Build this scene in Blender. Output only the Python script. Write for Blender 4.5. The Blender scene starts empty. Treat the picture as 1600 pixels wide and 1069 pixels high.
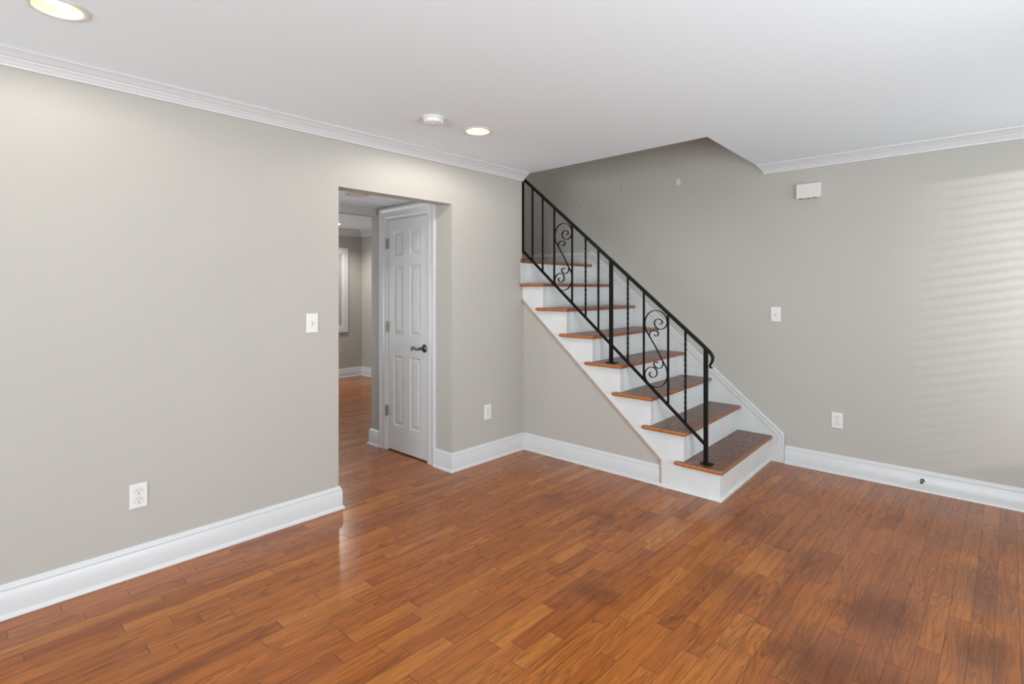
import bpy, bmesh, math, random
from mathutils import Vector, Matrix
random.seed(4)
S = bpy.context.scene
COL = S.collection

# ------------------------------------------------------------------ camera
cam_d = bpy.data.cameras.new('camera')
cam = bpy.data.objects.new('camera', cam_d)
COL.objects.link(cam)
cam.location = (3.155, 0.0, 1.40)
cam.rotation_euler = (math.pi / 2, 0, math.atan(0.924))
cam_d.sensor_width = 36.0
cam_d.lens = 36.0 * 841.0 / 1600.0
cam_d.shift_y = -81.5 / 1600.0
cam_d.clip_start = 0.02
S.camera = cam

# ------------------------------------------------------------------ world, view, daylight, added lamps
S.view_settings.view_transform = 'Standard'
S.view_settings.look = 'None'
S.view_settings.exposure = 0.07
S.view_settings.gamma = 1.0
S.view_settings.use_curve_mapping = False
wd = bpy.data.worlds.new('sky')
S.world = wd
wd.use_nodes = True
wd.node_tree.nodes['Background'].inputs[0].default_value = (0.80, 0.90, 1.0, 1)
wd.node_tree.nodes['Background'].inputs[1].default_value = 0.9
if hasattr(S, 'cycles'):
    S.cycles.max_bounces = 14
    S.cycles.diffuse_bounces = 10


def area(name, loc, rot, sx, sy, power, col):
    l = bpy.data.lights.new(name, 'AREA')
    l.shape = 'RECTANGLE'
    l.size, l.size_y = sx, sy
    l.energy = power
    l.color = col
    o = bpy.data.objects.new(name, l)
    COL.objects.link(o)
    o.location = loc
    o.rotation_euler = rot
    return o


XR, YF = 4.45, -3.8           # right wall and front wall (behind the camera)
area('front_window_daylight', (2.75, YF - 0.16, 1.25), (math.radians(131), 0, 0), 2.6, 1.9, 240, (0.85, 0.945, 1.0))
area('side_window_daylight', (XR + 0.25, 4.05, 1.45), (0, math.radians(97), 0), 1.4, 1.1, 44, (0.84, 0.94, 1.0))
area('near_opening_fill', (XR + 0.16, 1.3, 1.08), (0, math.radians(96), 0), 1.4, 1.7, 84, (0.85, 0.945, 1.0))  # added lamp at an added side opening, brightens the ceiling
area('far_room_fill', (-3.6, 0.95, 1.3), (math.radians(122), 0, 0), 1.2, 1.6, 50, (0.86, 0.95, 1.0))  # added fill lamp that brightens the far room, no window here
area('hall_fill', (-0.58, 0.86, 1.1), (math.radians(122), 0, 0), 0.7, 1.4, 9, (0.93, 0.97, 1.0))  # added fill for the dark hall ceiling and closet door
area('stairwell_fill', (-0.5, 4.1, 4.7), (0, 0, 0), 0.7, 0.7, 10, (1.0, 0.98, 0.96))  # added lamp that lifts the dark upper stairwell
# added strip lamp outside, shaped to cast soft stripes through the side blinds
stripe_lamp = area('blind_stripe_lamp', (8.1, 1.25, 2.50), (0, 0, 0), 0.9, 0.05, 36, (1.0, 0.97, 0.92))
stripe_lamp.rotation_euler = (Vector((4.45, 4.05, 1.5)) - stripe_lamp.location).to_track_quat('-Z', 'Y').to_euler()
stripe_lamp.data.spread = math.radians(60)


# ------------------------------------------------------------------ materials
def lin(c):
    return tuple(((x / 255) / 12.92 if x / 255 <= 0.04045 else ((x / 255 + 0.055) / 1.055) ** 2.4) for x in c) + (1,)


def mat(name, rgb, rough=0.5, metal=0.0, spec=0.5, bump=0.0, bscale=200.0, vary=0.0, vscale=3.0):
    m = bpy.data.materials.new(name)
    m.use_nodes = True
    nt = m.node_tree
    b = nt.nodes['Principled BSDF']
    b.inputs['Base Color'].default_value = lin(rgb)
    b.inputs['Roughness'].default_value = rough
    b.inputs['Metallic'].default_value = metal
    b.inputs['Specular IOR Level'].default_value = spec
    tc = nt.nodes.new('ShaderNodeTexCoord')
    if vary:
        n = nt.nodes.new('ShaderNodeTexNoise')
        n.inputs['Scale'].default_value = vscale
        n.inputs['Detail'].default_value = 4
        nt.links.new(tc.outputs['Object'], n.inputs['Vector'])
        r = nt.nodes.new('ShaderNodeValToRGB')
        c = lin(rgb)
        r.color_ramp.elements[0].position = 0.3
        r.color_ramp.elements[1].position = 0.7
        r.color_ramp.elements[0].color = tuple(x * (1 - vary) for x in c[:3]) + (1,)
        r.color_ramp.elements[1].color = tuple(min(1, x * (1 + vary)) for x in c[:3]) + (1,)
        nt.links.new(n.outputs['Fac'], r.inputs['Fac'])
        nt.links.new(r.outputs['Color'], b.inputs['Base Color'])
    if bump:
        n2 = nt.nodes.new('ShaderNodeTexNoise')
        n2.inputs['Scale'].default_value = bscale
        n2.inputs['Detail'].default_value = 3
        nt.links.new(tc.outputs['Object'], n2.inputs['Vector'])
        bp = nt.nodes.new('ShaderNodeBump')
        bp.inputs['Strength'].default_value = bump
        bp.inputs['Distance'].default_value = 0.002
        nt.links.new(n2.outputs['Fac'], bp.inputs['Height'])
        nt.links.new(bp.outputs['Normal'], b.inputs['Normal'])
    return m


def emis(name, rgb, strength):
    m = bpy.data.materials.new(name)
    m.use_nodes = True
    b = m.node_tree.nodes['Principled BSDF']
    b.inputs['Base Color'].default_value = lin(rgb)
    b.inputs['Emission Color'].default_value = lin(rgb)
    b.inputs['Emission Strength'].default_value = strength
    return m


class NT:
    """small helper for chaining nodes"""
    def __init__(s, m):
        s.t = m.node_tree

    def n(s, kind, **kw):
        x = s.t.nodes.new(kind)
        for k, v in kw.items():
            setattr(x, k, v)
        return x

    def put(s, sock, v):
        if isinstance(v, (int, float)):
            sock.default_value = v
        elif isinstance(v, tuple):
            sock.default_value = v
        else:
            s.t.links.new(v, sock)

    def m(s, op, a, b=0.0, c=0.0):
        x = s.n('ShaderNodeMath', operation=op)
        s.put(x.inputs[0], a)
        s.put(x.inputs[1], b)
        if op in ('MULTIPLY_ADD', 'SMOOTH_MIN', 'COMPARE'):
            s.put(x.inputs[2], c)
        return x.outputs[0]

    def xyz(s, a, b, c):
        x = s.n('ShaderNodeCombineXYZ')
        for i, v in enumerate((a, b, c)):
            s.put(x.inputs[i], v)
        return x.outputs[0]

    def white(s, vec):
        x = s.n('ShaderNodeTexWhiteNoise', noise_dimensions='3D')
        s.put(x.inputs['Vector'], vec)
        return x.outputs['Value']

    def noise(s, vec, scale, detail=4.0, rough=0.55, dist=0.0):
        x = s.n('ShaderNodeTexNoise')
        s.put(x.inputs['Vector'], vec)
        x.inputs['Scale'].default_value = scale
        x.inputs['Detail'].default_value = detail
        x.inputs['Roughness'].default_value = rough
        x.inputs['Distortion'].default_value = dist
        return x.outputs['Fac']

    def ramp(s, fac, stops):
        x = s.n('ShaderNodeValToRGB')
        els = x.color_ramp.elements
        while len(els) < len(stops):
            els.new(0.5)
        for e, (p, c) in zip(els, stops):
            e.position = p
            e.color = c
        s.put(x.inputs['Fac'], fac)
        return x.outputs['Color']

    def mix(s, fac, a, b, blend='MIX'):
        x = s.n('ShaderNodeMix', data_type='RGBA', blend_type=blend)
        s.put(x.inputs['Factor'], fac)
        s.put(x.inputs['A'] if False else x.inputs[6], a)
        s.put(x.inputs[7], b)
        return x.outputs[2]

    def smooth(s, v, lo, hi, a=0.0, b=1.0):
        x = s.n('ShaderNodeMapRange', interpolation_type='SMOOTHSTEP')
        s.put(x.inputs[0], v)
        for i, q in enumerate((lo, hi, a, b)):
            x.inputs[i + 1].default_value = q
        return x.outputs[0]


def g(v):
    return (v, v, v, 1)


def oak_floor():
    m = bpy.data.materials.new('oak_strip_floor')
    m.use_nodes = True
    q = NT(m)
    bs = m.node_tree.nodes['Principled BSDF']
    tc = q.n('ShaderNodeTexCoord')
    sp = q.n('ShaderNodeSeparateXYZ')
    q.put(sp.inputs[0], tc.outputs['Object'])
    X, Y = sp.outputs[0], sp.outputs[1]
    W = 0.0745
    u = q.m('DIVIDE', q.m('ADD', X, 10.0), W)
    row = q.m('FLOOR', u)
    fx = q.m('FRACT', u)
    r1 = q.white(q.xyz(row, 3.3, 1.7))
    r2 = q.white(q.xyz(row, 9.1, 5.2))
    L = q.m('MULTIPLY_ADD', r1, 0.5, 0.6)
    v = q.m('ADD', q.m('DIVIDE', q.m('ADD', Y, 20.0), L), q.m('MULTIPLY', r2, 19.0))
    # every second board is split again at a random spot
    col0 = q.m('FLOOR', v)
    f0 = q.m('FRACT', v)
    cut0 = q.white(q.xyz(row, col0, 2.0))
    cut = q.m('ADD', q.m('MULTIPLY_ADD', cut0, 0.5, 0.3), q.m('MULTIPLY', q.m('GREATER_THAN', cut0, 0.72), 3.0))
    second = q.m('GREATER_THAN', f0, cut)
    cell = q.white(q.xyz(row, col0, q.m('ADD', second, 0.5)))
    cell2 = q.white(q.xyz(col0, row, q.m('ADD', second, 7.5)))
    # distance to the board ends in metres
    e0 = q.m('MULTIPLY', q.m('MINIMUM', f0, q.m('SUBTRACT', 1.0, f0)), L)
    e1 = q.m('MULTIPLY', q.m('ABSOLUTE', q.m('SUBTRACT', f0, cut)), L)
    de = q.m('MINIMUM', e0, e1)
    dx = q.m('MULTIPLY', q.m('MINIMUM', fx, q.m('SUBTRACT', 1.0, fx)), W)
    gap = q.m('MINIMUM', q.smooth(dx, 0.0003, 0.0013), q.smooth(de, 0.0004, 0.0018))
    # grain
    gv = q.xyz(q.m('MULTIPLY_ADD', X, 1.0, q.m('MULTIPLY', cell, 53.0)),
               q.m('MULTIPLY_ADD', Y, 0.045, q.m('MULTIPLY', cell2, 31.0)), q.m('MULTIPLY', cell, 17.0))
    fine = q.noise(gv, 190.0, 5.0, 0.6, 0.3)
    streak = q.noise(gv, 45.0, 3.0, 0.5, 0.6)
    rings = q.m('MULTIPLY', q.noise(q.xyz(q.m('MULTIPLY_ADD', X, 11.0, q.m('MULTIPLY', cell, 70.0)),
                                          q.m('MULTIPLY_ADD', Y, 0.85, q.m('MULTIPLY', cell2, 50.0)), q.m('MULTIPLY', cell, 9.0)), 1.0, 1.5, 0.4, 0.3),
                q.m('MULTIPLY_ADD', cell2, 16.0, 10.0))
    cath = q.m('FRACT', rings)
    base = q.ramp(cell, [(0.0, lin((145, 78, 31))), (0.2, lin((157, 86, 33))), (0.55, lin((163, 91, 35))),
                         (0.85, lin((169, 97, 38))), (0.97, lin((178, 108, 45)))])
    dark1 = q.ramp(cath, [(0.0, g(0.74)), (0.10, g(1.08)), (0.50, g(1.02)), (0.82, g(0.80)), (1.0, g(0.58))])
    c = q.mix(q.m('MULTIPLY_ADD', q.m('GREATER_THAN', cell2, 0.35), 0.6, 0.25), base, q.mix(1.0, base, dark1, 'MULTIPLY'))
    c = q.mix(1.0, c, q.ramp(fine, [(0.30, g(0.62)), (0.5, g(1.0)), (0.75, g(1.14))]), 'MULTIPLY')
    c = q.mix(1.0, c, q.ramp(streak, [(0.30, g(0.76)), (0.55, g(1.04)), (0.8, g(1.12))]), 'MULTIPLY')
    # blotchy old stains in the finish
    pos = q.xyz(X, Y, 0.0)
    wob = q.noise(pos, 5.0, 4.0, 0.6)
    total = None
    for (sx, sy, rx, ry, k) in [(1.78, 2.09, .14, .10, .5), (2.74, 2.78, .20, .26, .8), (0.92, 2.86, .12, .16, .55),
                                (3.08, 2.72, .16, .24, .8), (1.95, 3.36, .34, .26, .45), (2.62, 2.24, .22, .34, .85),
                                (3.05, 3.35, .12, .36, .65), (2.34, 3.10, .30, .20, .4), (1.30, 2.78, .16, .10, .35),
                                (2.20, 2.60, .26, .16, .4), (1.66, 3.30, .09, .55, .3), (2.90, 3.95, .30, .25, .35), (2.86, 2.25, .22, .25, .7)]:
        ddx = q.m('DIVIDE', q.m('SUBTRACT', X, sx), rx)
        ddy = q.m('DIVIDE', q.m('SUBTRACT', Y, sy), ry)
        d2 = q.m('ADD', q.m('MULTIPLY', ddx, ddx), q.m('MULTIPLY', ddy, ddy))
        d = q.m('ADD', q.m('SQRT', d2), q.m('MULTIPLY_ADD', wob, 1.4, -0.7))
        s = q.smooth(d, 0.1, 1.25, k, 0.0)
        total = s if total is None else q.m('MAXIMUM', total, s)
    blot = q.smooth(q.noise(pos, 2.4, 3.0, 0.6), 0.56, 0.78, 0.0, 0.34)
    total = q.m('MAXIMUM', total, q.m('MULTIPLY', blot, q.smooth(X, 0.6, 2.4, 0.25, 1.0)))
    c = q.mix(total, c, q.mix(1.0, c, (0.36, 0.30, 0.30, 1), 'MULTIPLY'))
    # worn, greyer finish by the window, with some window sheen painted in
    c = q.mix(q.m('MULTIPLY', q.smooth(q.noise(pos, 1.3, 3.0), 0.35, 0.7), q.smooth(X, 1.5, 3.0, 0.0, 0.35)), c, lin((140, 96, 76)))
    # specks of grit
    vo = q.n('ShaderNodeTexVoronoi')
    q.put(vo.inputs['Vector'], pos)
    vo.inputs['Scale'].default_value = 9.0
    speck = q.m('LESS_THAN', vo.outputs['Distance'], 0.022)
    c = q.mix(q.m('MULTIPLY', speck, 0.55), c, lin((214, 190, 160)))
    c = q.mix(gap, lin((72, 38, 22)), c)
    q.put(bs.inputs['Base Color'], c)
    rg = q.m('ADD', q.m('MULTIPLY_ADD', q.noise(pos, 3.0, 4.0), 0.10, 0.15), q.m('MULTIPLY', fine, 0.05))
    q.put(bs.inputs['Roughness'], rg)
    bs.inputs['Specular IOR Level'].default_value = 0.5
    hgt = q.m('ADD', q.m('MULTIPLY', gap, 1.0), q.m('ADD', q.m('MULTIPLY', fine, 0.10), q.m('MULTIPLY', cell2, 0.35)))
    bp = q.n('ShaderNodeBump')
    bp.inputs['Strength'].default_value = 0.25
    bp.inputs['Distance'].default_value = 0.0012
    q.put(bp.inputs['Height'], hgt)
    q.put(bs.inputs['Normal'], bp.outputs['Normal'])
    return m


def tread_oak(name, c0, c1, c2):
    m = bpy.data.materials.new(name)
    m.use_nodes = True
    q = NT(m)
    bs = m.node_tree.nodes['Principled BSDF']
    tc = q.n('ShaderNodeTexCoord')
    oi = q.n('ShaderNodeObjectInfo')
    sp = q.n('ShaderNodeSeparateXYZ')
    q.put(sp.inputs[0], tc.outputs['Object'])
    X, Y, Z = sp.outputs
    board = q.m('FLOOR', q.m('DIVIDE', q.m('ADD', X, 9.03), 0.094))
    zi = q.m('FLOOR', q.m('ADD', q.m('DIVIDE', Z, 0.208), 0.4))
    k = q.white(q.xyz(board, zi, 0.3))
    v = q.xyz(q.m('MULTIPLY_ADD', k, 9.0, X), q.m('MULTIPLY_ADD', Y, 0.10, q.m('MULTIPLY', k, 4.0)), q.m('MULTIPLY', zi, 0.7))
    rings = q.m('MULTIPLY', q.noise(q.xyz(q.m('MULTIPLY_ADD', X, 9.0, q.m('MULTIPLY', k, 60.0)),
                                          q.m('MULTIPLY_ADD', Y, 1.1, q.m('MULTIPLY', k, 40.0)), q.m('MULTIPLY', zi, 3.7)), 1.0, 1.5, 0.4, 0.3), 17.0)
    c = q.ramp(q.m('FRACT', rings), [(0.0, lin(c1)), (0.12, lin(c2)), (0.5, lin(c1)), (1.0, lin(c0))])
    bx_ = q.m('FRACT', q.m('DIVIDE', q.m('ADD', X, 9.03), 0.094))
    seam = q.smooth(q.m('MINIMUM', bx_, q.m('SUBTRACT', 1.0, bx_)), 0.004, 0.016)
    c = q.mix(q.m('MULTIPLY_ADD', seam, -0.6, 0.6), c, lin(c0))
    f = q.noise(v, 170.0, 4.0)
    c = q.mix(1.0, c, q.ramp(f, [(0.3, g(0.74)), (0.6, g(1.05))]), 'MULTIPLY')
    q.put(bs.inputs['Base Color'], c)
    bs.inputs['Roughness'].default_value = 0.33
    return m


def wall_paint(name, rgb, marks=()):
    m = mat(name, rgb, 0.55, 0, 0.35, bump=0.12, bscale=260, vary=0.012, vscale=1.6)
    if marks:
        q = NT(m)
        bs = m.node_tree.nodes['Principled BSDF']
        old = bs.inputs['Base Color'].links[0].from_socket
        tc = q.n('ShaderNodeTexCoord')
        sp = q.n('ShaderNodeSeparateXYZ')
        q.put(sp.inputs[0], tc.outputs['Object'])
        wob = q.noise(tc.outputs['Object'], 30.0, 3.0)
        c = old
        for (x, z, rx, rz, k, col) in marks:
            ddx = q.m('DIVIDE', q.m('SUBTRACT', sp.outputs[0], x), rx)
            ddz = q.m('DIVIDE', q.m('SUBTRACT', sp.outputs[2], z), rz)
            d = q.m('SQRT', q.m('ADD', q.m('MULTIPLY', ddx, ddx), q.m('MULTIPLY', ddz, ddz)))
            d = q.m('ADD', d, q.m('MULTIPLY_ADD', wob, 0.8, -0.4))
            c = q.mix(q.smooth(d, 0.75, 1.1, k, 0.0), c, lin(col))
        q.put(bs.inputs['Base Color'], c)
    return m


M = {
    'wall': wall_paint('greige_wall_paint', (177, 173, 166)),
    'wall_back': wall_paint('greige_back_wall_paint', (177, 173, 166), [
        (0.907, 2.394, .024, .034, .55, (232, 228, 220)), (0.30, 2.40, .012, .03, .35, (120, 116, 108)), (-0.2, 2.28, .02, .02, .3, (120, 116, 108)),
        (1.79, 1.02, .02, .03, .12, (140, 136, 128))]),
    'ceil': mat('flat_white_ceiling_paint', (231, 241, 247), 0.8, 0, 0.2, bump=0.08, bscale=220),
    'trim': mat('white_semigloss_trim', (204, 204, 205), 0.32, 0, 0.5, bump=0.04, bscale=60),
    'stairwhite': mat('scuffed_white_stair_paint', (212, 213, 213), 0.42, 0, 0.45, bump=0.05, bscale=40, vary=0.04, vscale=7),
    'door': mat('white_door_paint', (205, 205, 204), 0.4, 0, 0.45, bump=0.03, bscale=150),
    'plastic': mat('white_plastic', (220, 219, 215), 0.35),
    'ivory': mat('off_white_plastic', (214, 211, 205), 0.4),
    'slot': mat('dark_slot', (40, 38, 36), 0.6),
    'line': mat('grey_seam', (150, 148, 146), 0.6),
    'iron': mat('black_wrought_iron', (7, 6, 6), 0.5, 0.0, 0.2, bump=0.35, bscale=70, vary=0.25, vscale=40),
    'hinge': mat('satin_nickel', (150, 146, 140), 0.35, 0.9, vary=0.15, vscale=60),
    'bronze': mat('dark_pewter', (104, 98, 92), 0.35, 0.9, vary=0.15, vscale=80),
    'rawedge': mat('bare_wood_edge', (176, 152, 138), 0.6, vary=0.12, vscale=20),
    'tread': tread_oak('stained_oak_tread', (62, 34, 24), (112, 71, 52), (134, 90, 68)),
    'nosing': tread_oak('golden_oak_nosing', (152, 90, 46), (170, 102, 52), (177, 109, 58)),
    'front': tread_oak('brown_oak_nosing', (132, 77, 42), (150, 90, 50), (157, 96, 55)),
    'skirt': mat('scuffed_white_skirt_paint', (203, 203, 201), 0.45, 0, 0.45, bump=0.05, bscale=40, vary=0.03, vscale=6),
    'baffle': mat('cream_reflector', (238, 220, 184), 0.35),
    'bulb': emis('warm_bulb_lens', (255, 250, 238), 2.4),
    'bulb2': emis('far_bulb_lens', (255, 246, 228), 14.0),
    'glass': mat('window_glass', (150, 155, 158), 0.08),
    'shade': mat('grey_window_shade', (166, 166, 163), 0.7),
    'slat': mat('white_blind_slat', (236, 236, 232), 0.5),
    'floor': oak_floor(),
}


# ------------------------------------------------------------------ mesh helpers
class MB:
    def __init__(s):
        s.v, s.f, s.mi = [], [], []
        s.k = 0

    def add(s, verts, faces):
        o = len(s.v)
        s.v += [tuple(p) for p in verts]
        s.f += [tuple(i + o for i in f) for f in faces]
        s.mi += [s.k] * len(faces)
        return s

    def box(s, x0, x1, y0, y1, z0, z1):
        return s.add([(x0, y0, z0), (x1, y0, z0), (x1, y1, z0), (x0, y1, z0), (x0, y0, z1), (x1, y0, z1), (x1, y1, z1), (x0, y1, z1)],
                     [(0, 3, 2, 1), (4, 5, 6, 7), (0, 1, 5, 4), (1, 2, 6, 5), (2, 3, 7, 6), (3, 0, 4, 7)])

    def prism(s, p0, p1, A, B, prof, m0=0.0, m1=0.0):
        """profile of (a, b) pairs along axes A and B swept from p0 to p1; m0, m1 mitre the ends"""
        p0, p1, A, B = map(Vector, (p0, p1, A, B))
        d = (p1 - p0).normalized()
        n = len(prof)
        vs = [p0 + A * a + B * b - d * (a * m0) for a, b in prof] + [p1 + A * a + B * b + d * (a * m1) for a, b in prof]
        fs = [(i, (i + 1) % n, n + (i + 1) % n, n + i) for i in range(n)]
        fs += [tuple(range(n))[::-1], tuple(range(n, 2 * n))]
        return s.add(vs, fs)

    def poly(s, pts, axis, lo, hi):
        """2D outline given a thickness along axis 'x','y' or 'z'"""
        def P(a, b, t):
            return {'y': (a, t, b), 'x': (t, a, b), 'z': (a, b, t)}[axis]
        n = len(pts)
        vs = [P(a, b, lo) for a, b in pts] + [P(a, b, hi) for a, b in pts]
        fs = [(i, (i + 1) % n, n + (i + 1) % n, n + i) for i in range(n)] + [tuple(range(n))[::-1], tuple(range(n, 2 * n))]
        return s.add(vs, fs)

    def lathe(s, prof, c, axis=(0, 0, 1), seg=40, close=False):
        """profile of (radius, height) turned about an axis through c"""
        ax = Vector(axis).normalized()
        e1 = ax.orthogonal().normalized()
        e2 = ax.cross(e1)
        c = Vector(c)
        vs = []
        for r, h in prof:
            for i in range(seg):
                t = 2 * math.pi * i / seg
                vs.append(c + ax * h + (e1 * math.cos(t) + e2 * math.sin(t)) * max(r, 1e-5))
        fs = []
        n = len(prof)
        for j in range(n - 1 + (1 if close else 0)):
            j2 = (j + 1) % n
            for i in range(seg):
                i2 = (i + 1) % seg
                fs.append((j * seg + i, j * seg + i2, j2 * seg + i2, j2 * seg + i))
        return s.add(vs, fs)

    def sweep(s, pts, sec, normal=(0, 1, 0), taper=None):
        """section [(a, b)] along a curve lying across 'normal': a is in the plane, b along normal"""
        N = Vector(normal)
        P = [Vector(p) for p in pts]
        n = len(sec)
        vs, fs = [], []
        for i, p in enumerate(P):
            d = (P[min(i + 1, len(P) - 1)] - P[max(i - 1, 0)]).normalized()
            side = d.cross(N).normalized()
            k = taper(i / (len(P) - 1)) if taper else 1.0
            for a, b in sec:
                vs.append(p + side * a * k + N * b * k)
        for i in range(len(P) - 1):
            for j in range(n):
                j2 = (j + 1) % n
                fs.append((i * n + j, i * n + j2, (i + 1) * n + j2, (i + 1) * n + j))
        fs += [tuple(range(n))[::-1], tuple(range((len(P) - 1) * n, len(P) * n))]
        return s.add(vs, fs)

    def build(s, name, m, parent=None, smooth=False, bevel=0.0):
        me = bpy.data.meshes.new(name)
        me.from_pydata(s.v, [], s.f)
        ms = m if isinstance(m, (list, tuple)) else [m]
        for q in ms:
            me.materials.append(M[q])
        for p, i in zip(me.polygons, s.mi):
            p.material_index = i
        bm = bmesh.new()
        bm.from_mesh(me)
        bmesh.ops.recalc_face_normals(bm, faces=bm.faces)
        bm.to_mesh(me)
        bm.free()
        if smooth:
            for p in me.polygons:
                p.use_smooth = True
            if hasattr(me, 'set_sharp_from_angle'):
                me.set_sharp_from_angle(angle=math.radians(38))
        o = bpy.data.objects.new(name, me)
        COL.objects.link(o)
        if parent:
            o.parent = parent
        if bevel:
            b = o.modifiers.new('edge', 'BEVEL')
            b.width = bevel
            b.segments = 2
            b.limit_method = 'ANGLE'
        return o


def struct(o, label, cat):
    o['kind'] = 'structure'
    o['label'] = label
    o['category'] = cat
    return o


def thing(o, label, cat, group=None):
    o['label'] = label
    o['category'] = cat
    if group:
        o['group'] = group
    return o


def empty(name, loc):
    o = bpy.data.objects.new(name, None)
    COL.objects.link(o)
    o.location = loc
    o.empty_display_size = 0.1
    return o


def catmull(pts, k=6):
    P = [Vector(p) for p in pts]
    out = []
    for i in range(len(P) - 1):
        a, b, c, d = P[max(i - 1, 0)], P[i], P[i + 1], P[min(i + 2, len(P) - 1)]
        for j in range(k):
            t = j / k
            out.append(0.5 * ((2 * b) + (c - a) * t + (2 * a - 5 * b + 4 * c - d) * t * t + (3 * b - a - 3 * c + d) * t ** 3))
    out.append(P[-1])
    return out


# ------------------------------------------------------------------ room shell
YB = 4.70        # back wall
ZC = 2.43        # ceiling
D0, D1, DH = 1.778, 2.731, 2.062   # doorway in the left wall
T = 0.12
XFAR, YFAR, ZFAR, YNEAR = -4.67, 4.83, 2.37, 0.8

b = MB()
b.box(XFAR - T, XR + T, YF - T, YFAR + T, -0.1, 0.0)
struct(b.build('floor', 'floor'), 'glossy stained oak strip floor with dark worn blotches', 'floor')

b = MB()
b.box(-T, 0, YF, D0, 0, ZC)
b.box(-T, 0, D0, D1, DH, ZC)
b.box(-T, 0, D1, 3.565, 0, 1.43)
b.box(-T, 0, D1, 3.525, 1.43, 1.672)
b.box(-T, 0, D1, 3.543, 1.672, 5.0)
struct(b.build('wall_left', 'wall'), 'greige left wall with a cased-free doorway opening', 'wall')

b = MB()
b.box(-1.11, XR + T, YB, YB + T, 0, 5.0)
struct(b.build('wall_back', 'wall_back'), 'greige wall beside the stairs with soft blind stripes at right', 'wall')

b = MB()
b.box(XR, XR + T, YF, 0.4, 0, ZC)
b.box(XR, XR + T, 2.2, 3.6, 0, ZC)
b.box(XR, XR + T, 4.5, YB, 0, ZC)
b.box(XR, XR + T, 3.6, 4.5, 0, 0.85)
b.box(XR, XR + T, 3.6, 4.5, 2.3, ZC)
b.box(XR, XR + T, 0.4, 2.2, 0, 0.36)  # opening added for the near fill lamp
b.box(XR, XR + T, 0.4, 2.2, 1.8, ZC)
struct(b.build('wall_right', 'wall'), 'greige wall with a window out of view at right', 'wall')
b = MB()
b.box(6.0, 6.3, -2.2, 2.1, -0.1, 3.4)  # unseen block added to keep outside light off the near opening
struct(b.build('wall_light_blocker', 'wall'), 'added light-blocking wall outside, out of view', 'wall')
b = MB()
b.box(-T, 1.4, YF - T, YF, 0, ZC)
b.box(4.1, XR + T, YF - T, YF, 0, ZC)
b.box(1.4, 4.1, YF - T, YF, 0, 0.25)
b.box(1.4, 4.1, YF - T, YF, 2.2, ZC)
struct(b.build('wall_front', 'wall'), 'greige wall with a wide window behind the viewer', 'wall')

# stairwell behind the left wall, open above
b = MB()
b.box(-1.03, -T, 3.44, 3.56, 1.4, 5.0)
b.box(-1.11, -1.03, 3.44, YB, 2.40, 5.0)
b.poly([(0.0, 3.45), (1.82, 3.44), (1.82, 3.545), (0.0, 3.58)], 'z', 2.70, 5.0)
b.poly([(1.665, 3.545), (1.80, 3.545), (1.78, YB), (1.645, YB)], 'z', 2.70, 5.0)
struct(b.build('wall_stairwell', 'wall'), 'shaded greige walls around the upper stairwell', 'wall')
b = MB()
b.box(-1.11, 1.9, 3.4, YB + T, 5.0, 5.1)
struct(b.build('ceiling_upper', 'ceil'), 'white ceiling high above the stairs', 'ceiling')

# wall below the stair stringer
b = MB()
b.poly([(0, 0), (1.328, 0), (1.328, 0.16), (0.0, 1.31)], 'y', 3.565, 3.66)
struct(b.build('wall_understair', 'wall'), 'triangular greige wall under the stair stringer', 'wall')

# closet front wall with the panelled door, and the dropped hall
DX0, DX1, DZ = -0.872, -0.286, 2.022
b = MB()
b.box(-1.11, DX0, D1, D1 + T, 0, 2.40)
b.box(DX1, -T, D1, D1 + T, 0, 2.062)
b.box(DX1, -T, D1, D1 + T, 2.062, 2.40)
b.box(DX0, DX1, D1, D1 + T, DZ, 2.40)
b.box(DX0 - 0.05, DX1 + 0.05, D1 + 0.6, D1 + 0.65, 0, 2.2)
struct(b.build('wall_hall', 'wall'), 'greige hall wall around the white closet door', 'wall')
b = MB()
b.box(-1.11, -1.03, D1 + T, YFAR, 0, 2.40)
struct(b.build('wall_closet', 'wall'), 'grey wall between the closet and the far room', 'wall')
b = MB()
b.box(-1.11, -1.03, YNEAR, 1.55, 0, 2.40)
b.box(-1.11, -1.03, 1.55, D1, 2.062, 2.40)
struct(b.build('wall_beam', 'wall'), 'greige dropped beam over the opening to the far room', 'wall')
b = MB()
b.box(XFAR, -T, YNEAR - T, YNEAR, 0, 2.40)
b.box(XFAR, -1.11, YFAR, YFAR + T, 0, 2.40)
b.box(XFAR - T, XFAR, YNEAR - T, YFAR + T, 0, 2.40)
struct(b.build('wall_far', 'wall'), 'grey far room walls seen through the doorway', 'wall')
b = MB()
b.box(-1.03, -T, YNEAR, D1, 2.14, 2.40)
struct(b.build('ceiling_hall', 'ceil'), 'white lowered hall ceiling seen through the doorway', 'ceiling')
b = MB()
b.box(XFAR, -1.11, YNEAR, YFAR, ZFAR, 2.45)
struct(b.build('ceiling_far', 'ceil'), 'white ceiling of the far room', 'ceiling')

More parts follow.
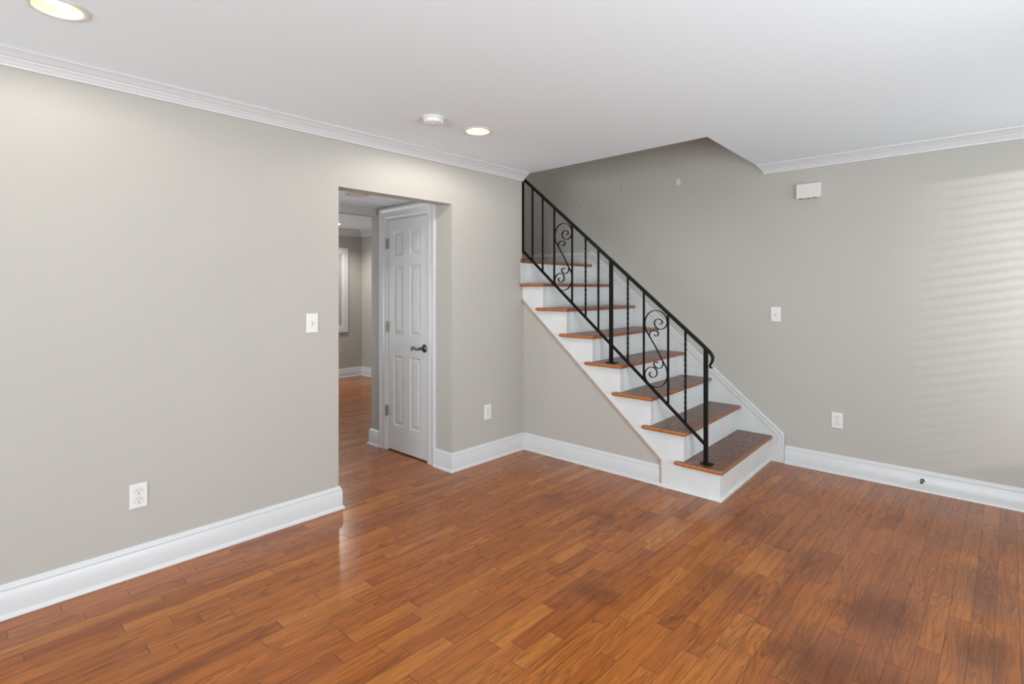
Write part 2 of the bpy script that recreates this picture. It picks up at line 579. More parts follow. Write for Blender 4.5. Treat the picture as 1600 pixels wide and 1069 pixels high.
# main ceiling: L-shaped slab with the stair opening, and round holes for the two cans
CANS = [(0.624, 2.412), (0.600, 0.318)]
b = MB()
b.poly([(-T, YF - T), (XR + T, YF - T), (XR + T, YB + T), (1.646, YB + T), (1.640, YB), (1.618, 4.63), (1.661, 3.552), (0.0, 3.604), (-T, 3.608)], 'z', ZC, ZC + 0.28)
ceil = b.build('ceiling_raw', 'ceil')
cut = MB()
for (cx, cy) in CANS:
    n = 40
    cut.poly([(cx + 0.074 * math.cos(2 * math.pi * i / n), cy + 0.074 * math.sin(2 * math.pi * i / n)) for i in range(n)], 'z', ZC - 0.05, ZC + 0.14)
cutter = cut.build('cutter', 'ceil')
md = ceil.modifiers.new('holes', 'BOOLEAN')
md.object = cutter
md.operation = 'DIFFERENCE'
md.solver = 'EXACT'
dg = bpy.context.evaluated_depsgraph_get()
me = bpy.data.meshes.new_from_object(ceil.evaluated_get(dg))
me.name = 'ceiling'
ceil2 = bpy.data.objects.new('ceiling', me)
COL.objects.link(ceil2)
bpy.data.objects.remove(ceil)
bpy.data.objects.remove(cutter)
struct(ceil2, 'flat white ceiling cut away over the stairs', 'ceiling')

# ------------------------------------------------------------------ trim
BASE = [(0, 0), (0.030, 0), (0.029, 0.009), (0.024, 0.017), (0.018, 0.020), (0.018, 0.112), (0.015, 0.116), (0.0165, 0.121), (0.0145, 0.129), (0.008, 0.136), (0.006, 0.143), (0, 0.143)]
CROWN = [(0, 0), (0, -0.073), (0.011, -0.073), (0.012, -0.062), (0.0165, -0.060), (0.020, -0.052), (0.026, -0.044), (0.029, -0.042), (0.030, -0.038),
         (0.036, -0.036), (0.042, -0.030), (0.050, -0.022), (0.060, -0.013), (0.066, -0.011), (0.067, -0.004), (0.072, -0.003), (0.072, 0)]
UP = (0, 0, 1)


def base_run(name, label, runs, prof=BASE):
    b = MB()
    for p0, p1, A, m0, m1 in runs:
        b.prism(p0, p1, A, UP, prof, m0, m1)
    return struct(b.build(name, 'trim', smooth=True), label, 'baseboard')


base_run('baseboard_left', 'tall white baseboard along the left wall before the doorway',
         [((0, YF, 0), (0, D0, 0), (1, 0, 0), 0, 1), ((0, D0, 0), (-T, D0, 0), (0, 1, 0), 1, 1)])
base_run('baseboard_doorway', 'white baseboard turning the corner right of the doorway',
         [((-0.193, D1, 0), (0, D1, 0), (0, -1, 0), 0, 1), ((0, D1, 0), (0, 3.565, 0), (1, 0, 0), 1, 0)])
base_run('baseboard_understair', 'white baseboard on the wall under the stairs',
         [((0.019, 3.565, 0), (1.328, 3.565, 0), (0, -1, 0), 0, 0)])
base_run('baseboard_back', 'white baseboard on the wall right of the stairs',
         [((1.822, YB, 0), (XR, YB, 0), (0, -1, 0), 0, 0)])
base_run('baseboard_hall', 'short white baseboard left of the closet door',
         [((-1.11, D1, 0), (-0.968, D1, 0), (0, -1, 0), 1, 0)])
base_run('baseboard_far', 'white baseboard in the far room',
         [((XFAR, YNEAR, 0), (XFAR, YFAR, 0), (1, 0, 0), 0, -1), ((XFAR, YFAR, 0), (-1.11, YFAR, 0), (0, -1, 0), -1, 0)])
base_run('baseboard_landing', 'white baseboard at the stair landing',
         [((-1.03, YB, 1.664), (-0.046, YB, 1.664), (0, -1, 0), 0, 0)], [(0, 0), (0.019, 0), (0.019, 0.095), (0.026, 0.10), (0.024, 0.128), (0.01, 0.137), (0, 0.137)])


def crown_run(name, label, runs, k=1.0):
    b = MB()
    prof = [(x * k, z * k) for x, z in CROWN]
    for p0, p1, A, m0, m1 in runs:
        b.prism(p0, p1, A, UP, prof, m0, m1)
    return struct(b.build(name, 'trim', smooth=True), label, 'crown moulding')


crown_run('trim_1', 'white crown moulding along the top of the left wall', [((0, YF, ZC), (0, 3.552, ZC), (1, 0, 0), 0, 0.3)])
crown_run('trim_2', 'white crown moulding right of the stair opening', [((1.664, YB, ZC), (XR, YB, ZC), (0, -1, 0), 0.62, 0)])
crown_run('trim_3', 'white crown moulding in the far room', [((XFAR, YNEAR, ZFAR), (XFAR, YFAR, ZFAR), (1, 0, 0), 0, -1), ((XFAR, YFAR, ZFAR), (-1.11, YFAR, ZFAR), (0, -1, 0), -1, 0)], 1.45)
# ------------------------------------------------------------------ closet door
door = empty('door_1', ((DX0 + DX1) / 2, D1, 0))
struct(door, 'narrow white six-panel closet door in the hall', 'door')


def child(b, name, m, parent, smooth=False, bevel=0.0):
    o = b.build(name, m, None, smooth, bevel)
    o.parent = parent
    o.matrix_parent_inverse = parent.matrix_world.inverted() if parent.type != 'EMPTY' else Matrix.Translation(-parent.location)
    return o


CAS = [(0, 0), (0.092, 0), (0.092, 0.017), (0.084, 0.020), (0.076, 0.020), (0.070, 0.016), (0.050, 0.013), (0.024, 0.011), (0.016, 0.013), (0.008, 0.011), (0, 0.008)]
b = MB()
ci0, ci1, ciz = DX0 - 0.002, DX1 + 0.002, DZ + 0.002
b.prism((ci0, D1, 0), (ci0, D1, ciz), (-1, 0, 0), (0, -1, 0), CAS, 0, 1)
b.prism((ci1, D1, 0), (ci1, D1, ciz), (1, 0, 0), (0, -1, 0), CAS, 0, 1)
b.prism((ci0, D1, ciz), (ci1, D1, ciz), (0, 0, 1), (0, -1, 0), CAS, 1, 1)
child(b, 'door_casing', 'trim', door, True)
b = MB()
b.box(DX0, DX0 + 0.012, D1 - 0.004, D1 + T, 0, DZ)
b.box(DX1 - 0.012, DX1, D1 - 0.004, D1 + T, 0, DZ)
b.box(DX0 + 0.012, DX1 - 0.012, D1 - 0.004, D1 + T, DZ - 0.010, DZ)
child(b, 'door_jamb', 'trim', door)

x0, x1, z0, z1 = DX0 + 0.014, DX1 - 0.014, 0.012, 2.010
yf = D1 + 0.006
cols = [(-0.776, -0.637), (-0.543, -0.398)]
rows = [(0.227, 0.834), (1.010, 1.610), (1.698, 1.909)]
xs = [x0, cols[0][0], cols[0][1], cols[1][0], cols[1][1], x1]
zs = [z0, rows[0][0], rows[0][1], rows[1][0], rows[1][1], rows[2][0], rows[2][1], z1]
b = MB()
for i in range(5):
    for j in range(7):
        a0, a1, c0, c1 = xs[i], xs[i + 1], zs[j], zs[j + 1]
        if i in (1, 3) and j in (1, 3, 5):
            rings = [(0, 0), (0.004, 0.002), (0.010, 0.009), (0.016, 0.0105), (0.020, 0.0105), (0.036, 0.003), (0.040, 0.002)]
            prev = None
            for ins, dep in rings:
                r = [(a0 + ins, yf + dep, c0 + ins), (a1 - ins, yf + dep, c0 + ins), (a1 - ins, yf + dep, c1 - ins), (a0 + ins, yf + dep, c1 - ins)]
                if prev:
                    b.add(prev + r, [(0, 1, 5, 4), (1, 2, 6, 5), (2, 3, 7, 6), (3, 0, 4, 7)])
                prev = r
            b.add(prev, [(0, 1, 2, 3)])
        else:
            b.add([(a0, yf, c0), (a1, yf, c0), (a1, yf, c1), (a0, yf, c1)], [(0, 1, 2, 3)])
B_ = yf + 0.035
b.add([(x0, yf, z0), (x1, yf, z0), (x1, yf, z1), (x0, yf, z1), (x0, B_, z0), (x1, B_, z0), (x1, B_, z1), (x0, B_, z1)],
      [(4, 7, 6, 5), (0, 4, 5, 1), (1, 5, 6, 2), (2, 6, 7, 3), (3, 7, 4, 0)])
child(b, 'door_slab', 'door', door)
for hz in (1.803, 1.078, 0.345):
    b = MB()
    b.lathe([(0.0, -0.048), (0.0065, -0.048), (0.0065, -0.017), (0.0055, -0.016), (0.0065, -0.015), (0.0065, 0.015), (0.0055, 0.016), (0.0065, 0.017), (0.0065, 0.048), (0.0, 0.048)],
            (DX0 + 0.010, D1 - 0.009, hz), seg=14)
    b.box(DX0 + 0.002, DX0 + 0.024, D1 - 0.006, D1 - 0.0045, hz - 0.045, hz + 0.045)
    h = child(b, 'hinge', 'hinge', door, True)
    h['label'] = 'satin nickel butt hinge'
hx, hz = -0.345, 0.922
b = MB()
b.lathe([(0.0, 0.0), (0.034, 0.0), (0.034, 0.004), (0.030, 0.008), (0.022, 0.010), (0.018, 0.016), (0.0, 0.016)], (hx, yf, hz), axis=(0, -1, 0), seg=28)
b.lathe([(0.011, 0.012), (0.010, 0.034), (0.013, 0.045), (0.012, 0.060), (0.0, 0.062)], (hx, yf, hz), axis=(0, -1, 0), seg=18)
yl = yf - 0.050
lev = [(hx + 0.006, yl, hz - 0.002), (hx - 0.018, yl, hz - 0.004), (hx - 0.042, yl, hz - 0.009), (hx - 0.060, yl, hz - 0.006), (hx - 0.076, yl, hz + 0.004),
       (hx - 0.090, yl, hz + 0.008), (hx - 0.103, yl, hz + 0.003), (hx - 0.108, yl, hz - 0.010), (hx - 0.100, yl, hz - 0.019), (hx - 0.092, yl, hz - 0.014), (hx - 0.093, yl, hz - 0.008)]
circ = [(0.0085 * math.cos(2 * math.pi * i / 12), 0.0085 * math.sin(2 * math.pi * i / 12)) for i in range(12)]
b.sweep(catmull(lev, 5), circ, (0, 1, 0), lambda t: 1.0 - 0.5 * t)
hd = child(b, 'door_handle', 'bronze', door, True)
hd['label'] = 'dark pewter scroll lever handle on a round rose'

# ------------------------------------------------------------------ windows
w1 = empty('window_1', (XFAR, 4.0, 0.70))
struct(w1, 'white framed window in the far room', 'window')
b = MB()
wy0, wy1, wz0, wz1, cw = 3.42, 4.567, 0.722, 2.068, 0.088
for (a0, a1, c0, c1) in [(wy0, wy0 + cw, wz0, wz1), (wy1 - cw, wy1, wz0, wz1), (wy0 + cw, wy1 - cw, wz0, wz0 + cw), (wy0 + cw, wy1 - cw, wz1 - cw, wz1)]:
    b.box(XFAR, XFAR + 0.028, a0, a1, c0, c1)
child(b, 'window_casing', 'trim', w1, False, 0.004)
b = MB()
for (a0, a1, c0, c1) in [(wy0 + cw, wy0 + cw + .02, wz0 + cw, wz1 - cw), (wy1 - cw - .02, wy1 - cw, wz0 + cw, wz1 - cw), (wy0 + cw + .02, wy1 - cw - .02, wz0 + cw, wz0 + cw + .02), (wy0 + cw + .02, wy1 - cw - .02, wz1 - cw - .02, wz1 - cw)]:
    b.box(XFAR, XFAR + 0.018, a0, a1, c0, c1)
child(b, 'window_sash', 'trim', w1)
b = MB()
b.box(XFAR + 0.001, XFAR + 0.008, wy0 + cw + .02, wy1 - cw - .02, wz0 + cw + .02, wz1 - cw - .02)
child(b, 'window_shade', 'shade', w1)

w2 = empty('window_2', (XR, 3.725, 0.75))
struct(w2, 'window with open white blinds beyond the right edge of the view', 'window')
b = MB()
for (a0, a1, c0, c1) in [(3.52, 3.6, 0.77, 2.38), (4.5, 4.58, 0.77, 2.38), (3.6, 4.5, 0.77, 0.85), (3.6, 4.5, 2.3, 2.38)]:
    b.box(XR - 0.018, XR, a0, a1, c0, c1)
child(b, 'window_casing', 'trim', w2)
b = MB()
b.box(XR + 0.02, XR + 0.08, 3.61, 4.49, 2.25, 2.3)
k = 0
z = 0.875
while z < 2.24:
    b.prism((XR + 0.05, 3.61, z), (XR + 0.05, 4.49, z), (1, 0, 0.0), (0, 0, 1), [(-0.025, -0.001), (0.025, -0.001), (0.025, 0.001), (-0.025, 0.001)])
    z += 0.046
child(b, 'window_blind', 'slat', w2)

# ------------------------------------------------------------------ staircase
RH, GO = 0.208, 0.2521


def nose(n, y):
    return 1.757 - GO * (n - 1) - 0.039 * (y - 4.09)


st = empty('staircase', (0.9, 4.1, 0))
thing(st, 'white staircase with oak treads climbing along the back wall behind a black iron railing', 'staircase')
TY0, TY1, SF = 3.510, 4.679, 3.548     # tread side nosing, skirt board, stringer face
TH = 0.027


def tread(n):
    zt = RH * n
    back = (nose(n + 1, SF) - 0.03, nose(n + 1, TY1) - 0.03) if n < 8 else (-1.029, -1.029)
    # top board (dark field) and rounded front / side nosing
    b = MB()
    F0, F1 = nose(n, TY0), nose(n, TY1)
    rl = max(nose(n, TY0) - 0.325, 0.004) if n < 8 else 0.004
    ins = 0.013
    # outline of the board seen from above, clockwise: the left return stops short of the next riser's end
    if n < 8:
        fieldy = TY0 + ins
        outline = [(F0 - ins, TY0 + ins), (F1 - ins, TY1), (back[1], TY1), (max(back[0], 0.003), SF - 0.002), (rl, SF - 0.002), (rl, TY0 + ins)]
    else:
        outline = [(F0 - ins, TY0 + ins), (F1 - ins, TY1), (-0.09, TY1), (-0.09, 3.568), (0.0015, 3.53)]
        b.poly([(-1.029, 3.568), (-0.09, 3.568), (-0.09, TY1), (-1.029, TY1)], 'z', zt - TH, zt)
    b.poly(outline, 'z', zt - TH, zt)
    # bullnose: half-round profile swept along the front, then along the side
    prof = [(0, 0)]
    b.k = 1
    r = TH / 2
    half = [(ins * math.cos(t) if True else 0, r * math.sin(t)) for t in [math.radians(a) for a in range(-90, 91, 15)]]
    half = [(a, c) for a, c in half]
    d = Vector((F1 - F0, TY1 - TY0, 0)).normalized()
    A = Vector((d.y, -d.x, 0))
    p0 = Vector((F0 - ins, TY0 + ins, zt - r))
    p1 = Vector((F1 - ins, TY1, zt - r))
    side = F0 - ins > rl + 0.01
    b.prism(p0, p1, A, UP, half, 1.0 if side else 0.0, 0)
    b.k = 2
    q0 = Vector((rl, TY0 + ins, zt - r))
    q1 = Vector((F0 - ins, TY0 + ins, zt - r))
    if side:
        b.prism(q0, q1, (0, -1, 0), UP, half, 0, 1.0)
    if n < 7:
        b.prism(Vector((rl, SF - 0.002, zt - r)), Vector((rl, TY0 + ins, zt - r)), (-1, 0, 0), UP, half, 0, 1.0)
    o = child(b, 'tread', ['tread', 'front', 'nosing'], st, True)
    return o


for n in range(1, 9):
    tread(n)
for n in range(1, 9):
    b = MB()
    zb, zt = RH * (n - 1), RH * n - TH
    off = 0.03 if n < 8 else 0.012
    y0 = SF + 0.001 if n < 8 else 3.526
    f0, f1 = nose(n, y0) - off, nose(n, TY1) - off
    b.poly([(f0, y0), (f1, TY1), (f1 - 0.02, TY1), (f0 - 0.02, y0)], 'z', zb, zt)
    child(b, 'riser', 'stairwhite', st)
# side stringer: stepped top, sloping underside
pts = [(1.330, 0.0), (nose(1, SF) - 0.031, 0.0)]
for n in range(1, 8):
    xf = nose(n, SF) - 0.031
    xb = nose(n + 1, SF) - 0.031
    pts += [(xf, RH * n - TH - 0.0005), (max(xb, 0.003), RH * n - TH - 0.0005)]
pts += [(0.003, RH * 7 - TH - 0.0005), (0.003, 1.322), (1.330, 0.190)]
clean = [pts[0]]
for p in pts[1:]:
    if (Vector(p) - Vector(clean[-1])).length > 1e-4:
        clean.append(p)
b = MB()
b.poly(clean, 'y', SF, SF + 0.05)
child(b, 'stringer', 'stairwhite', st)
# small moulding with a bare edge along the stringer's lower line
b = MB()
dv = Vector((1.330 - 0.003, 0, 0.190 - 1.322)).normalized()
nv = Vector((dv.z, 0, -dv.x))
b.prism((0.016, SF, 1.322 - 0.013 * 0.853), (1.330, SF, 0.190), nv, (0, -1, 0), [(0, -0.012), (0, 0.006), (0.006, 0.008), (0.011, 0.004), (0.014, 0.004), (0.014, -0.012)], 0, 0.5)
b.prism((1.330, SF, 0.190), (1.330, SF, 0.022), (-1, 0, 0), (0, -1, 0), [(0, -0.012), (0, 0.006), (0.006, 0.008), (0.011, 0.004), (0.014, 0.004), (0.014, -0.012)], 0.5, 0)
e = child(b, 'stringer_moulding', 'rawedge', st, True)
e['label'] = 'thin moulding with a bare wood edge'
# shoe moulding round the foot
SH = [(0, 0), (0.016, 0), (0.015, 0.008), (0.010, 0.015), (0, 0.018)]
b = MB()
fx0, fx1 = nose(1, SF) - 0.03, nose(1, TY1) - 0.03
b.prism((1.305, SF, 0), (fx0, SF, 0), (0, -1, 0), UP, SH, 0, 1)
dd = Vector((fx1 - fx0, TY1 - SF, 0)).normalized()
b.prism((fx0, SF, 0), (fx1, TY1, 0), (dd.y, -dd.x, 0), UP, SH, 1, 0)
child(b, 'shoe_moulding', 'stairwhite', st, True)
# skirt board on the wall with a moulded cap
sl = (1.716 - 0.238) / (0.059 - 1.819)
zk = lambda x: 0.238 + sl * (x - 1.819)
xl = -0.045
b = MB()
b.poly([(1.819, 0.0), (1.819, 0.238), (xl, zk(xl)), (xl, 1.15), (1.30, 0.0)], 'y', 4.680, YB - 0.0005)
child(b, 'skirt_board', 'skirt', st)
b = MB()
CAP = [(0.004, 0), (0.004, 0.016), (-0.001, 0.020), (-0.007, 0.020), (-0.010, 0.016), (-0.014, 0.016), (-0.016, 0.013), (-0.034, 0.010), (-0.038, 0.012), (-0.044, 0.010), (-0.046, 0)]
dv = Vector((xl - 1.819, 0, zk(xl) - 0.238)).normalized()
nv = Vector((-dv.z, 0, dv.x))
if nv.z < 0:
    nv = -nv
ang = math.atan2(dv.z, -dv.x)
mt = math.tan((math.pi / 2 - ang) / 2)
b.prism((1.819, 4.680, 0.238), (xl, 4.680, zk(xl)), nv, (0, -1, 0), CAP, mt, 0)
b.prism((1.819, 4.680, 0.135), (1.819, 4.680, 0.238), (1, 0, 0), (0, -1, 0), CAP, 0, mt)
child(b, 'skirt_cap', 'trim', st, True)

# ------------------------------------------------------------------ railing
YR = 3.605
rail = empty('stair_railing', (0.9, YR, 0.208))
thing(rail, 'black wrought iron railing with scrolls along the open side of the stairs', 'railing')
RT0, RT1 = (-0.043, 2.397), (1.630, 1.000)   # top rail axis
RB0, RB1 = (-0.043, 1.749), (1.618, 0.347)   # bottom rail axis
zt_ = lambda x: RT0[1] + (RT1[1] - RT0[1]) * (x - RT0[0]) / (RT1[0] - RT0[0])
zb_ = lambda x: RB0[1] + (RB1[1] - RB0[1]) * (x - RB0[0]) / (RB1[0] - RB0[0])

tail = [(1.652, 0.980), (1.668, 0.960), (1.677, 0.937), (1.672, 0.912), (1.660, 0.889), (1.658, 0.876), (1.666, 0.871), (1.676, 0.872)]
path = [(RT0[0], YR, RT0[1])] + [(x, YR, zt_(x)) for x in (0.4, 0.8, 1.2, 1.5, 1.60)]
straight = [Vector(p) for p in path]
curl = catmull([(1.57, YR, zt_(1.57)), (1.60, YR, zt_(1.60)), (1.630, YR, 0.998)] + [(x, YR, z) for x, z in tail], 6)[6:]
full = straight + curl[1:]
sec = [(-0.011, -0.008), (-0.004, -0.015), (0.004, -0.015), (0.011, -0.012), (0.013, 0), (0.011, 0.012), (0.004, 0.015), (-0.004, 0.015), (-0.011, 0.008)]
b = MB()
ns = len(straight)
def tp(t):
    i = t * (len(full) - 1)
    return 1.0 if i < ns + 4 else max(0.42, 1.0 - 0.58 * (i - ns - 4) / (len(full) - 1 - ns - 4))
b.sweep(full, sec, (0, 1, 0), tp)
child(b, 'top_rail', 'iron', rail, True)
b = MB()
b.sweep([(RB0[0], YR, RB0[1]), (RB1[0] + 0.004, YR, RB1[1] - 0.0034)], [(-0.008, -0.0125), (0.008, -0.0125), (0.008, 0.0125), (-0.008, 0.0125)], (0, 1, 0))
child(b, 'bottom_rail', 'iron', rail, False, 0.002)


def bar(x, z0, z1, s, twist=0.0, wob=0.0):
    b = MB()
    n = 110 if (twist or wob) else 1
    vs, fs = [], []
    for i in range(n + 1):
        t = i / n
        z = z0 + (z1 - z0) * t
        a = 0.0
        if twist and 0.12 < t < 0.92:
            a = twist * 2 * math.pi * (t - 0.12) / 0.8
        for k in range(4):
            q = a + math.pi / 4 + k * math.pi / 2
            r = s * 0.7071 * (1 + wob * math.sin(i * 1.9 + k))
            vs.append((x + r * math.cos(q), YR + r * math.sin(q), z))
    for i in range(n):
        for k in range(4):
            k2 = (k + 1) % 4
            fs.append((i * 4 + k, i * 4 + k2, (i + 1) * 4 + k2, (i + 1) * 4 + k))
    fs += [(3, 2, 1, 0), (n * 4, n * 4 + 1, n * 4 + 2, n * 4 + 3)]
    return b.add(vs, fs)


for x, z0 in ((1.630, RH * 1), (0.876, RH * 4)):
    b = bar(x, z0 + 0.004, zt_(x), 0.025)
    o = child(b, 'newel_post', 'iron', rail, False, 0.0015)
    p = MB()
    p.box(x - 0.032, x + 0.045, YR - 0.032, YR + 0.032, z0 + 0.0003, z0 + 0.006)
    p.box(x + 0.028, x + 0.036, YR - 0.004, YR + 0.004, z0 + 0.006, z0 + 0.009)
    pp = p.build('base_plate', 'iron', None, False, 0.001)
    pp.parent = o
    pp.matrix_parent_inverse = Matrix.Identity(4)
b = bar(-0.043, RB0[1], RT0[1], 0.017)
child(b, 'end_post', 'iron', rail, False, 0.001)
for x, tw in ((0.0696, 0), (0.1863, 1), (0.313, 0), (0.501, 0), (0.6353, 1), (0.7582, 0), (1.0237, 1), (1.1588, 0), (1.353, 0), (1.4834, 1)):
    b = bar(x, zb_(x), zt_(x) - 0.006, 0.0125, 3.5 if tw else 0, 0.05 if tw else 0)
    o = child(b, 'baluster', 'iron', rail)
    if tw:
        o['label'] = 'twisted iron baluster'
SEC = [(-0.0026, -0.0065), (0.0026, -0.0065), (0.0026, 0.0065), (-0.0026, 0.0065)]
A1 = [(1.309, 0.886), (1.259, 0.974), (1.205, 1.058), (1.178, 1.098), (1.1675, 1.138), (1.172, 1.182), (1.194, 1.222), (1.230, 1.245), (1.270, 1.249), (1.307, 1.236), (1.334, 1.209), (1.345, 1.176), (1.342, 1.149), (1.326, 1.126),
      (1.302, 1.114), (1.277, 1.115), (1.256, 1.128), (1.246, 1.148), (1.247, 1.167), (1.259, 1.181), (1.279, 1.187), (1.298, 1.181), (1.308, 1.167), (1.303, 1.154), (1.286, 1.152)]
A2 = [(1.309, 0.886), (1.329, 0.855), (1.343, 0.823), (1.347, 0.782), (1.338, 0.744), (1.316, 0.712), (1.283, 0.692), (1.246, 0.688), (1.212, 0.699), (1.185, 0.722), (1.169, 0.755), (1.168, 0.784), (1.184, 0.813), (1.210, 0.830), (1.236, 0.831),
      (1.257, 0.818), (1.266, 0.794), (1.259, 0.771), (1.239, 0.758), (1.219, 0.759), (1.205, 0.773), (1.206, 0.788), (1.222, 0.791)]
B1 = [(1.205, 1.050), (1.205, 1.076), (1.216, 1.093), (1.239, 1.102), (1.264, 1.098), (1.276, 1.084), (1.270, 1.067), (1.254, 1.062), (1.243, 1.072)]
B2 = [(1.309, 0.886), (1.314, 0.865), (1.306, 0.843), (1.287, 0.829), (1.266, 0.829), (1.247, 0.841), (1.241, 0.858), (1.249, 0.872), (1.264, 0.874), (1.273, 0.866)]
for ox, oz in ((0.0, 0.0), (-0.8475, 0.708)):
    b = MB()
    for P in (A1, A2, B1, B2):
        b.sweep(catmull([(x + ox, YR, z + oz) for x, z in P], 6), SEC, (0, 1, 0))
    o = child(b, 'scroll', 'iron', rail)
    o['label'] = 'S-shaped flat iron scroll between two balusters'

# ------------------------------------------------------------------ fittings
def recessed(cx, cy, label, watt, zc=ZC, lit='bulb'):
    t = empty('recessed_light', (cx, cy, zc))
    thing(t, label, 'ceiling light', 'recessed lights in the main ceiling')
    b = MB()
    b.lathe([(0.0735, 0.002), (0.0735, -0.0035), (0.080, -0.006), (0.090, -0.0055), (0.095, -0.002), (0.095, -0.0002)], (cx, cy, zc), seg=48)
    child(b, 'trim_ring', 'plastic', t, True)
    b = MB()
    b.lathe([(0.0735, -0.003), (0.071, 0.02), (0.062, 0.06), (0.054, 0.085), (0.0, 0.088)], (cx, cy, zc), seg=48)
    child(b, 'reflector', 'baffle', t, True)
    b = MB()
    b.lathe([(0.0, 0.010), (0.024, 0.012), (0.040, 0.018), (0.047, 0.030), (0.044, 0.060), (0.0, 0.074)], (cx, cy, zc), seg=40)
    child(b, 'bulb', lit, t, True)
    l = bpy.data.lights.new('downlight', 'SPOT')
    l.energy = watt
    l.color = (1.0, 0.95, 0.88)
    l.spot_size = math.radians(178)
    l.spot_blend = 0.35
    l.shadow_soft_size = 0.04
    o = bpy.data.objects.new('downlight', l)
    COL.objects.link(o)
    o.parent = t
    o.location = (0, 0, -0.004)
    return t


recessed(*CANS[0], 'glowing recessed ceiling light beside the smoke detector', 25)
recessed(*CANS[1], 'glowing recessed ceiling light cut off at the top left corner', 11)

# unlit flush fitting on the hall ceiling and the lit one in the far room
hv = empty('ceiling_vent', (-0.545, 2.243, 2.14))
thing(hv, 'round white flush ceiling vent in the hall above the doorway', 'vent')
b = MB()
b.lathe([(0.098, -0.0002), (0.098, -0.006), (0.088, -0.010), (0.080, -0.006), (0.078, -0.0002)], (-0.545, 2.243, 2.14), seg=40)
child(b, 'outer_ring', 'ivory', hv, True)
b = MB()
b.lathe([(0.066, -0.0002), (0.066, -0.009), (0.050, -0.013), (0.0, -0.014)], (-0.545, 2.243, 2.14), seg=40)
child(b, 'centre_disc', 'ivory', hv, True)
b = MB()
b.lathe([(0.078, -0.0002), (0.078, -0.002), (0.066, -0.002), (0.066, -0.0002)], (-0.545, 2.243, 2.14), seg=40)
child(b, 'gap_ring', 'line', hv, True)

fl = empty('recessed_light', (-4.08, 4.02, ZFAR))
thing(fl, 'bright ceiling light in the far room seen through the doorway', 'ceiling light')
b = MB()
b.lathe([(0.085, -0.0005), (0.085, -0.008), (0.078, -0.010), (0.074, -0.008)], (-4.08, 4.02, ZFAR), seg=36)
child(b, 'trim_ring', 'plastic', fl, True)
b = MB()
b.lathe([(0.074, -0.0005), (0.074, -0.009), (0.05, -0.011), (0.0, -0.012)], (-4.08, 4.02, ZFAR), seg=36)
child(b, 'bulb', 'bulb2', fl, True)
l = bpy.data.lights.new('far_downlight', 'SPOT')
l.energy = 90
l.color = (1.0, 0.96, 0.91)
l.spot_size = math.radians(150)
l.spot_blend = 0.6
l.shadow_soft_size = 0.06
o = bpy.data.objects.new('far_downlight', l)
COL.objects.link(o)
o.parent = fl
o.location = (0, 0, -0.02)

sd = empty('smoke_detector', (0.625, 2.045, ZC))
thing(sd, 'round white smoke detector on the ceiling', 'smoke detector')
b = MB()
b.lathe([(0.066, -0.0002), (0.066, -0.009), (0.062, -0.011), (0.0, -0.011)], (0.625, 2.045, ZC), seg=44)
child(b, 'base', 'plastic', sd, True)
b = MB()
b.lathe([(0.060, -0.0112), (0.0605, -0.024), (0.056, -0.034), (0.040, -0.041), (0.018, -0.043), (0.0, -0.043)], (0.625, 2.045, ZC), seg=44)
child(b, 'cover', 'plastic', sd, True)
b = MB()
b.lathe([(0.0, -0.0428), (0.012, -0.0428), (0.012, -0.046), (0.0, -0.047)], (0.640, 2.030, ZC), seg=16)
child(b, 'test_button', 'ivory', sd, True)


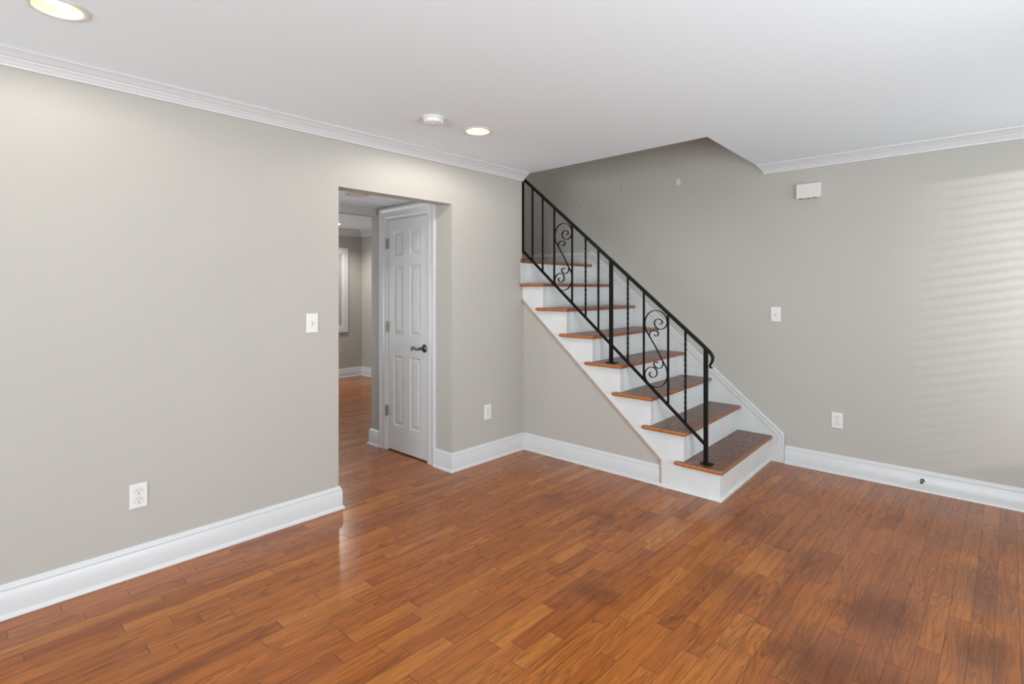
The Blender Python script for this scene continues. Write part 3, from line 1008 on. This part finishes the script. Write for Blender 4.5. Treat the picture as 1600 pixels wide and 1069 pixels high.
def wallplate(kind, c, face, label, cat, group, name):
    """face 'x' looks to +X from the left wall, 'y' looks to -Y from the back wall"""
    t = empty(name, c)
    thing(t, label, cat, group)
    cx, cy, cz = c

    def P(a, d, h):      # a across, d out of the wall, h up
        return (cx + d, cy + a, cz + h) if face == 'x' else (cx + a, cy - d, cz + h)

    def bx(b, a0, a1, d0, d1, h0, h1, ch=0.0):
        v = [P(a0, d0, h0), P(a1, d0, h0), P(a1, d0, h1), P(a0, d0, h1), P(a0 + ch, d1, h0 + ch), P(a1 - ch, d1, h0 + ch), P(a1 - ch, d1, h1 - ch), P(a0 + ch, d1, h1 - ch)]
        b.add(v, [(0, 3, 2, 1), (4, 5, 6, 7), (0, 1, 5, 4), (1, 2, 6, 5), (2, 3, 7, 6), (3, 0, 4, 7)])

    def disc(b, a, h, ra, rh, d0, d1, flat=0.0, n=28):
        ring = []
        for i in range(n):
            q = 2 * math.pi * i / n
            ring.append((a + ra * math.cos(q), h + max(-rh + flat, min(rh - flat, rh * math.sin(q)))))
        v = [P(x, d0, z) for x, z in ring] + [P(x, d1, z) for x, z in ring]
        b.add(v, [(i, (i + 1) % n, n + (i + 1) % n, n + i) for i in range(n)] + [tuple(range(n)), tuple(range(n, 2 * n))])

    b = MB()
    bx(b, -0.0375, 0.0375, 0.0002, 0.003, -0.060, 0.060)
    bx(b, -0.0375, 0.0375, 0.003, 0.0065, -0.060, 0.060, 0.004)
    child(b, 'cover_plate', 'plastic', t)
    if kind == 'outlet':
        for h in (0.0215, -0.0215):
            b = MB()
            disc(b, 0, h, 0.0185, 0.0185, 0.0066, 0.0068, 0.003)
            rim = child(b, 'receptacle', ['line'], t)
            b = MB()
            disc(b, 0, h, 0.0170, 0.0170, 0.0068, 0.0082, 0.003)
            f = child(b, 'receptacle_face', 'plastic', t)
            b = MB()
            bx(b, -0.0075, -0.0048, 0.0082, 0.0085, h + 0.000, h + 0.0095)
            bx(b, 0.0050, 0.0074, 0.0082, 0.0085, h + 0.0015, h + 0.0090)
            disc(b, 0, h - 0.0085, 0.0028, 0.0030, 0.0082, 0.0085, 0.0, 12)
            child(b, 'slots', 'slot', t)
        b = MB()
        disc(b, 0, 0, 0.003, 0.003, 0.0066, 0.0078, 0, 12)
        child(b, 'screw', 'ivory', t)
    else:
        b = MB()
        bx(b, -0.006, 0.006, 0.0066, 0.0070, -0.012, 0.012)
        child(b, 'toggle_slot', 'line', t)
        b = MB()
        v = [P(-0.0045, 0.007, -0.010), P(0.0045, 0.007, -0.010), P(0.0045, 0.007, 0.008), P(-0.0045, 0.007, 0.008),
             P(-0.0038, 0.018, 0.004), P(0.0038, 0.018, 0.004), P(0.0038, 0.017, 0.012), P(-0.0038, 0.017, 0.012)]
        b.add(v, [(0, 3, 2, 1), (4, 5, 6, 7), (0, 1, 5, 4), (1, 2, 6, 5), (2, 3, 7, 6), (3, 0, 4, 7)])
        child(b, 'toggle', 'plastic', t)
        for h in (0.030, -0.030):
            b = MB()
            disc(b, 0, h, 0.003, 0.003, 0.0066, 0.0078, 0, 12)
            child(b, 'screw', 'ivory', t)
    return t


wallplate('switch', (0, 1.600, 1.195), 'x', 'white light switch on the left wall beside the doorway', 'light switch', 'light switches on the walls', 'light_switch')
wallplate('switch', (1.750, YB, 1.200), 'y', 'white light switch on the back wall right of the stairs', 'light switch', 'light switches on the walls', 'light_switch')
wallplate('outlet', (0, 0.700, 0.385), 'x', 'white wall outlet low on the left wall before the doorway', 'outlet', 'power outlets on the walls', 'wall_outlet')
wallplate('outlet', (0, 3.118, 0.395), 'x', 'white wall outlet between the doorway and the stairs', 'outlet', 'power outlets on the walls', 'wall_outlet')
wallplate('outlet', (2.190, YB, 0.404), 'y', 'white wall outlet low on the back wall right of the stairs', 'outlet', 'power outlets on the walls', 'wall_outlet')

dc = empty('door_chime', (2.005, YB, 2.175))
thing(dc, 'white door chime box high on the back wall below the crown moulding', 'door chime')
b = MB()
b.box(1.915, 2.085, YB - 0.046, YB - 0.0002, 2.118, 2.232)
child(b, 'case', 'ivory', dc, False, 0.004)
for x in (1.935, 1.985, 2.03):
    b = MB()
    b.box(x, x + 0.024, YB - 0.0468, YB - 0.010, 2.1165, 2.121)
    child(b, 'sound_slot', 'line', dc)

ds = empty('door_stop', (2.712, YB - 0.018, 0.075))
thing(ds, 'small metal door stop on the baseboard of the back wall', 'door stop')
b = MB()
b.lathe([(0.0, 0.0), (0.013, 0.0), (0.012, 0.004), (0.007, 0.008), (0.006, 0.012)], (2.712, YB - 0.0182, 0.075), axis=(0, -1, 0), seg=20)
child(b, 'mount', 'bronze', ds, True)
b = MB()
hel = [(2.712 + 0.0055 * math.cos(i * 0.7), YB - 0.029 - i * 0.00045, 0.075 + 0.0055 * math.sin(i * 0.7)) for i in range(90)]
b.sweep(hel, [(0.0011, 0), (0, 0.0011), (-0.0011, 0), (0, -0.0011)], (0, 1, 0.02))
child(b, 'spring', 'hinge', ds)
b = MB()
b.lathe([(0.007, 0.0), (0.008, 0.004), (0.008, 0.011), (0.0, 0.012)], (2.712, YB - 0.069, 0.075), axis=(0, -1, 0), seg=18)
child(b, 'tip', 'slot', ds, True)
